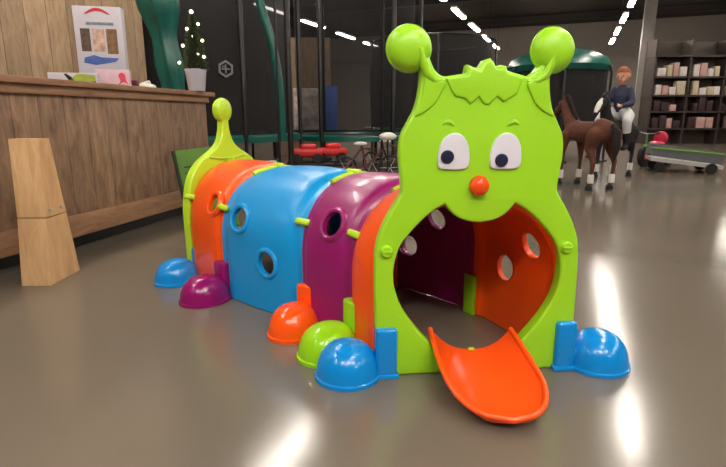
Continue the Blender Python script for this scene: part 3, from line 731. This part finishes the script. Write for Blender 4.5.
# ================================================================== HORSES AND RIDER
def pony(label, x, y, heading, coat, mane, blaze=None, sc=1.0, headup=.0, wid=1.0):
    t = thing('pony', label, 'pony', (x, y, 0), heading, None)
    t.scale = (sc, sc, sc)
    legs = []
    chains = [
        [((-.30, 0, .66), .125), ((-.12, 0, .645), .135), ((.10, 0, .65), .13), ((.25, 0, .67), .12)],   # trunk
        [((-.33, 0, .68), .11), ((-.24, 0, .70), .115)],
        [((.26, 0, .70), .105), ((.38, 0, .84), .078), ((.47, 0, .99+headup), .058)],                     # neck
        [((.47, 0, 1.0+headup), .058), ((.55, 0, .95+headup), .056), ((.65, 0, .855+headup), .038), ((.69, 0, .815+headup), .034)],  # head
        [((.45, .035, 1.05+headup), .016), ((.445, .042, 1.10+headup), .007)], [((.45, -.035, 1.05+headup), .016), ((.445, -.042, 1.10+headup), .007)],
    ]
    for sy in (-1, 1):
        sw = sy*wid
        chains.append([((.25, sw*.075, .60), .075), ((.26, sw*.085, .42), .040), ((.255, sw*.085, .33), .030), ((.255, sw*.085, .30), .027), ((.26, sw*.085, .12), .020), ((.27, sw*.085, .075), .024), ((.285, sw*.085, .035), .030)])
        chains.append([((-.30, sw*.08, .62), .095), ((-.25, sw*.09, .48), .062), ((-.33, sw*.09, .34), .034), ((-.335, sw*.09, .30), .029), ((-.315, sw*.09, .12), .021), ((-.31, sw*.09, .075), .025), ((-.295, sw*.09, .035), .031)])
    organic('body', chains, coat, t, .014, 5)
    for x0, sy in ((.282, 1), (.282, -1), (-.298, 1), (-.298, -1)):
        s = (.085 if x0 > 0 else .09)*wid
        bm = B(); lathe(bm, [(.040, 0), (.042, .006), (.036, .045), (.030, .055)], (x0, sy*s, 0), 16); obj('hoof', bm, RUBBER, t)
        xx = x0-.02
        bm = B(); lathe(bm, [(.033, .085), (.036, .10), (.035, .17), (.032, .185)], (xx, sy*s, 0), 16); obj('leg_wrap', bm, WHITEP, t)
    bm = B(); tube(bm, [(-.42, 0, .74), (-.49, 0, .66), (-.51, 0, .50), (-.49, 0, .34)], [.025, .045, .045, .008], 12); obj('tail', bm, mane, t)
    bm = B()
    for k in range(9):
        f = k/8; q = Vector((.30+.17*f-.055, 0, .83+.225*f+headup*f)); sphere(bm, q, (.035, .022, .055), Matrix.Rotation(.7, 3, 'Y'), 10)
    sphere(bm, (.50, 0, 1.055+headup), (.05, .025, .022), Matrix.Rotation(.6, 3, 'Y'), 10); obj('mane', bm, mane, t)
    for sy in (-1, 1):
        bm = B(); sphere(bm, (.545, sy*.05, .975+headup), (.012, .008, .012), None, 10); obj('eye', bm, RUBBER, t)
    bm = B(); pts = [(.44, .0, .93+headup)]
    for zz, xx, R in ((.90, .60, .052), (.98, .50, .066)):
        tube(bm, [(xx+(.035 if R < .06 else .02)*math.sin(a*PI/8)*0+R*.5*math.cos(a*PI/8)*.9, R*math.sin(a*PI/8), zz+headup+R*.75*math.cos(a*PI/8)) for a in range(16)], .006, 6, True)
    obj('bridle', bm, BLACK, t)
    if blaze:
        bm = B(); tube(bm, [(.535, 0, 1.0+headup), (.60, 0, .945+headup), (.665, 0, .88+headup), (.71, 0, .83+headup)], [.022, .036, .034, .02], 12); obj('blaze', bm, WHITEP, t)
    return t
COATB = mat('brown_plush', (88, 48, 30), .85, noise=.25, scale=12, bump=.3, bscale=120)
COATK = mat('black_plush', (26, 22, 24), .8, noise=.2, scale=12, bump=.3, bscale=120)
MANE = mat('dark_mane', (30, 20, 16), .9, noise=.2)
p1 = at(583, 188, 5.95)
pony('brown plush pony with white leg wraps facing away to the left', p1.x, 5.98, math.radians(104), COATB, MANE, sc=.97, wid=1.55)
p2 = at(611, 180, 7.0)
pony('black pony with white blaze carrying a rider in dark blue', p2.x, 7.0, math.radians(222), COATK, COATK, True, .97, .05, 1.25)
# rider: astride the pony, local frame of the pony
M0 = Matrix.Translation((p2.x, 7.0, 0)) @ Matrix.Rotation(math.radians(222), 4, 'Z') @ Matrix.Scale(.97, 4)
SKIN = mat('skin', (206, 150, 122), .5); JACK = mat('dark_blue_jacket', (34, 38, 66), .7, noise=.15, scale=20); TROU = mat('white_trousers', (206, 204, 206), .7)
rd = thing('person', 'rider in dark blue jacket and white trousers sitting on the black pony', 'person', M0.translation, math.radians(222)); rd.scale = (.97,)*3
ch = [[((-.06, 0, .86), .095), ((-.06, 0, .98), .085), ((-.05, 0, 1.10), .095), ((-.05, 0, 1.18), .075), ((-.045, 0, 1.24), .035), ((-.04, 0, 1.29), .035)]]
ch.append([((-.035, 0, 1.36), .082), ((-.03, 0, 1.385), .085)]); ch.append([((-.015, 0, 1.32), .055), ((.0, 0, 1.31), .045)])
ch.append([((.055, 0, 1.345), .012), ((.062, 0, 1.335), .013)])
for sy in (-1, 1):
    ch.append([((-.05, sy*.10, 1.18), .045), ((-.02, sy*.15, 1.05), .036), ((.0, sy*.155, 1.0), .032), ((.12, sy*.09, .97), .025), ((.155, sy*.07, .975), .020)])
    for k in range(4): ch.append([((.155, sy*.07, .975), .012), ((.185, sy*(.055+.009*k), .985-.006*k), .008), ((.198, sy*(.05+.009*k), .968-.006*k), .0075)])
    ch.append([((.15, sy*.062, .985), .010), ((.175, sy*.045, 1.0), .008)])
    ch.append([((-.06, sy*.06, .88), .085), ((.07, sy*.165, .84), .068), ((.15, sy*.185, .77), .055), ((.10, sy*.18, .60), .045), ((.07, sy*.175, .46), .032), ((.09, sy*.175, .425), .030), ((.16, sy*.175, .41), .024)])
    ch.append([((-.04, sy*.083, 1.355), .014), ((-.045, sy*.088, 1.375), .014)])
body = organic('body', ch, SKIN, rd, .011, 3)
# clothing bands follow the body as slots on the same mesh: jacket and trousers as fitted children
def wear(name, chains, m): return organic(name, chains, m, rd, .012, 3)
g = .010
wear('jacket', [[((-.06, 0, .90), .10), ((-.06, 0, .98), .095), ((-.05, 0, 1.10), .105), ((-.05, 0, 1.18), .085), ((-.045, 0, 1.23), .045)]]+[[((-.05, sy*.10, 1.18), .045+g), ((-.02, sy*.15, 1.05), .036+g), ((.0, sy*.155, 1.0), .033+g), ((.11, sy*.096, .97), .026+g)] for sy in (-1, 1)], JACK)
wear('trousers', [[((-.06, 0, .86), .10), ((-.06, 0, .90), .098)]]+[[((-.06, sy*.06, .88), .085+g), ((.07, sy*.165, .84), .068+g), ((.15, sy*.185, .77), .055+g), ((.11, sy*.18, .63), .046+g)] for sy in (-1, 1)], TROU)
for sy in (-1, 1): wear('boot', [[((.105, sy*.18, .61), .046+g), ((.07, sy*.175, .46), .034+g), ((.09, sy*.175, .425), .032+g), ((.165, sy*.175, .41), .026+g)]], RUBBER)
wear('hair', [[((-.06, 0, 1.385), .092), ((-.03, 0, 1.418), .082)], [((-.085, 0, 1.34), .055), ((-.08, 0, 1.38), .07)]], mat('auburn_hair', (150, 84, 48), .7, noise=.2, scale=40))
for sy in (-1, 1):
    bm = B(); sphere(bm, (.044, sy*.030, 1.362), (.006, .009, .006), None, 10); obj('eye', bm, NAVY, rd)
bm = B(); tube(bm, [(.050, -.02, 1.303), (.055, 0, 1.300), (.050, .02, 1.303)], .004, 6); obj('mouth', bm, mat('lips', (170, 84, 78), .5), rd)

# ================================================================== RIGHT BACKGROUND
# column
cp = at(638, 117, 17.5); bm = B(); box(bm, (0, 0, 2.48), (.34, .34, 4.94), RAX, .01); o = obj('support_column', bm, mat('column_paint', (136, 130, 124), .6)); o.location = (cp.x, 17.5, 0); o['kind'] = 'structure'; o.name = 'trim_6'
# shelf unit
SH = mat('shelf_metal', (66, 56, 52), .5)
sx = at(697, 117, 16.0)
sh = thing('shop_shelf', 'tall metal shop shelving with pale goods at the right edge', 'shelf', (sx.x, 16.0, 0), 0)
for x in (-1.6, -.55, .5, 1.6):
    bm = B(); box(bm, (x, 0, 1.5), (.06, .5, 3.0)); obj('upright', bm, SH, sh)
SHZ = (.45, .95, 1.42, 1.95, 2.55)
for z in SHZ: bm = B(); box(bm, (0, 0, z), (3.3, .56, .05)); obj('shelf_board', bm, SH, sh)
bm = B(); box(bm, (0, .27, 1.5), (3.3, .02, 3.0)); obj('back_panel', bm, mat('shelf_back', (92, 80, 72), .6), sh)
rg = random.Random(11); goods = [mat('goods_white', (225, 215, 208), .5), mat('goods_pink', (200, 160, 150), .5), mat('goods_cream', (205, 190, 160), .5), mat('goods_dark', (60, 40, 40), .6)]
names_ = ['white', 'pinkish', 'cream', 'dark']
for si, z in enumerate(SHZ[:4]):
    x = -1.5
    while x < 1.45:
        w = rg.uniform(.12, .26); h = rg.uniform(.18, .40); k = rg.choice([0, 0, 0, 1, 2] if si >= 2 else [3, 3, 1])
        if not any(abs(x+w/2-u) < w/2+.05 for u in (-.55, .5)):
            bm = B(); box(bm, (0, 0, h/2), (w, .25, h), None, .01); box(bm, (0, -.126, h*.55), (w*.7, .006, h*.4))
            o = obj('goods_box', bm, goods[k]); o.location = (sx.x+x+w/2, 15.86, z+.025)
            tag(o, '%s packet on the %s board of the tall shop shelf' % (names_[k], ['lowest', 'second', 'third', 'fourth'][si]), 'box', '%s packets on the %s shelf board' % (names_[k], ['lowest', 'second', 'third', 'fourth'][si]))
        x += w+.04
# duct under the ceiling
bm = B(); box(bm, ax(20, 11.5, 4.3), (9, .5, .4), RAX, .02); o = obj('air_duct', bm, BEAM); tag(o, 'dark grey air duct under the ceiling at the right', 'duct')

# toy tricycle and wagon at the right edge
tp = at(652, 160, 8.6); tc_ = thing('toy_tricycle', 'toy tricycle with black wheels and a red seat at the right edge', 'tricycle', (tp.x, 8.6, 0), .6)
for x, y, R in ((-.28, 0, .17), (.2, .17, .13), (.2, -.17, .13)):
    bm = B(); lathe(bm, [(.05, -.025), (R-.012, -.03), (R, -.015), (R, .015), (R-.012, .03), (.05, .025)], (x, y, R), 24, Matrix.Rotation(PI/2, 3, 'X')); w = obj('wheel', bm, RUBBER, tc_)
    bm = B(); lathe(bm, [(.05, -.032), (.05, .032)], (x, y, R), 16, Matrix.Rotation(PI/2, 3, 'X')); obj('hub', bm, RED, w)
bm = B(); tube(bm, [(-.28, 0, .36), (.0, 0, .30), (.2, 0, .18)], .022, 10); tube(bm, [(.2, -.17, .13), (.2, .17, .13)], .014, 8); tube(bm, [(-.28, 0, .17), (-.24, 0, .52)], .018, 8); obj('tricycle_frame', bm, mat('green_paint', (70, 120, 60), .4), tc_)
bm = B(); tube(bm, [(-.2, -.18, .55), (-.24, 0, .52), (-.2, .18, .55)], .014, 8); obj('handlebar', bm, BLACK, tc_)
bm = B(); sphere(bm, (.08, 0, .37), (.14, .12, .04), None, 16); sphere(bm, (.20, 0, .46), (.03, .12, .11), None, 16); obj('seat', bm, mat('pink_red', (200, 40, 70), .4), tc_)
wp = at(676, 160, 7.7); wg = thing('tipping_wagon', 'grey toy wagon with sloping pale panel at the right edge', 'toy wagon', (wp.x+.05, 7.7, 0), -.35)
bm = B(); prism = [(-.42, .17), (.50, .02+.05), (.50, .12), (-.42, .22)]
for y0 in (-.01,):
    A = [bm.verts.new((x, -.28, z)) for x, z in prism]; D = [bm.verts.new((x, .28, z)) for x, z in prism]
    bm.faces.new(A); bm.faces.new(D[::-1])
    for i in range(4): bm.faces.new((A[i], A[(i+1) % 4], D[(i+1) % 4], D[i]))
obj('wagon_bed', bm, mat('grey_bed', (176, 172, 170), .4), wg, smooth=False)
bm = B(); box(bm, (.04, -.27, .27), (.92, .02, .16), Matrix.Rotation(.12, 3, 'Y')); box(bm, (.04, .27, .27), (.92, .02, .16), Matrix.Rotation(.12, 3, 'Y')); obj('side_panel', bm, mat('dark_grey_panel', (92, 96, 98), .5), wg)
bm = B(); tube(bm, [(-.45, -.28, .36), (.50, -.28, .28)], .016, 8); tube(bm, [(-.45, .28, .36), (.50, .28, .28)], .016, 8); obj('green_rail', bm, mat('green_rail', (110, 150, 60), .4), wg)
for x in (-.3, .35):
    for y in (-.31, .31):
        bm = B(); lathe(bm, [(.02, -.02), (.07, -.022), (.078, 0), (.07, .022), (.02, .02)], (x, y, .078), 18, Matrix.Rotation(PI/2, 3, 'X')); obj('wheel', bm, RUBBER, wg)

# ================================================================== WORLD, CAMERA
w = bpy.data.worlds.new('World'); bpy.context.scene.world = w; w.use_nodes = True
w.node_tree.nodes['Background'].inputs[0].default_value = (1, .95, .88, 1); w.node_tree.nodes['Background'].inputs[1].default_value = .1
cam = bpy.data.cameras.new('camera'); co = bpy.data.objects.new('camera', cam); C.objects.link(co)
co.location = (0, 0, CAMH); co.rotation_euler = (PI/2-PITCH, 0, 0); cam.sensor_width = 36; cam.lens = F/726*36; cam.clip_end = 200
bpy.context.scene.camera = co
vs = bpy.context.scene.view_settings; vs.view_transform = 'Standard'; vs.look = 'None'; vs.gamma = 1; vs.use_curve_mapping = False; vs.exposure = .94
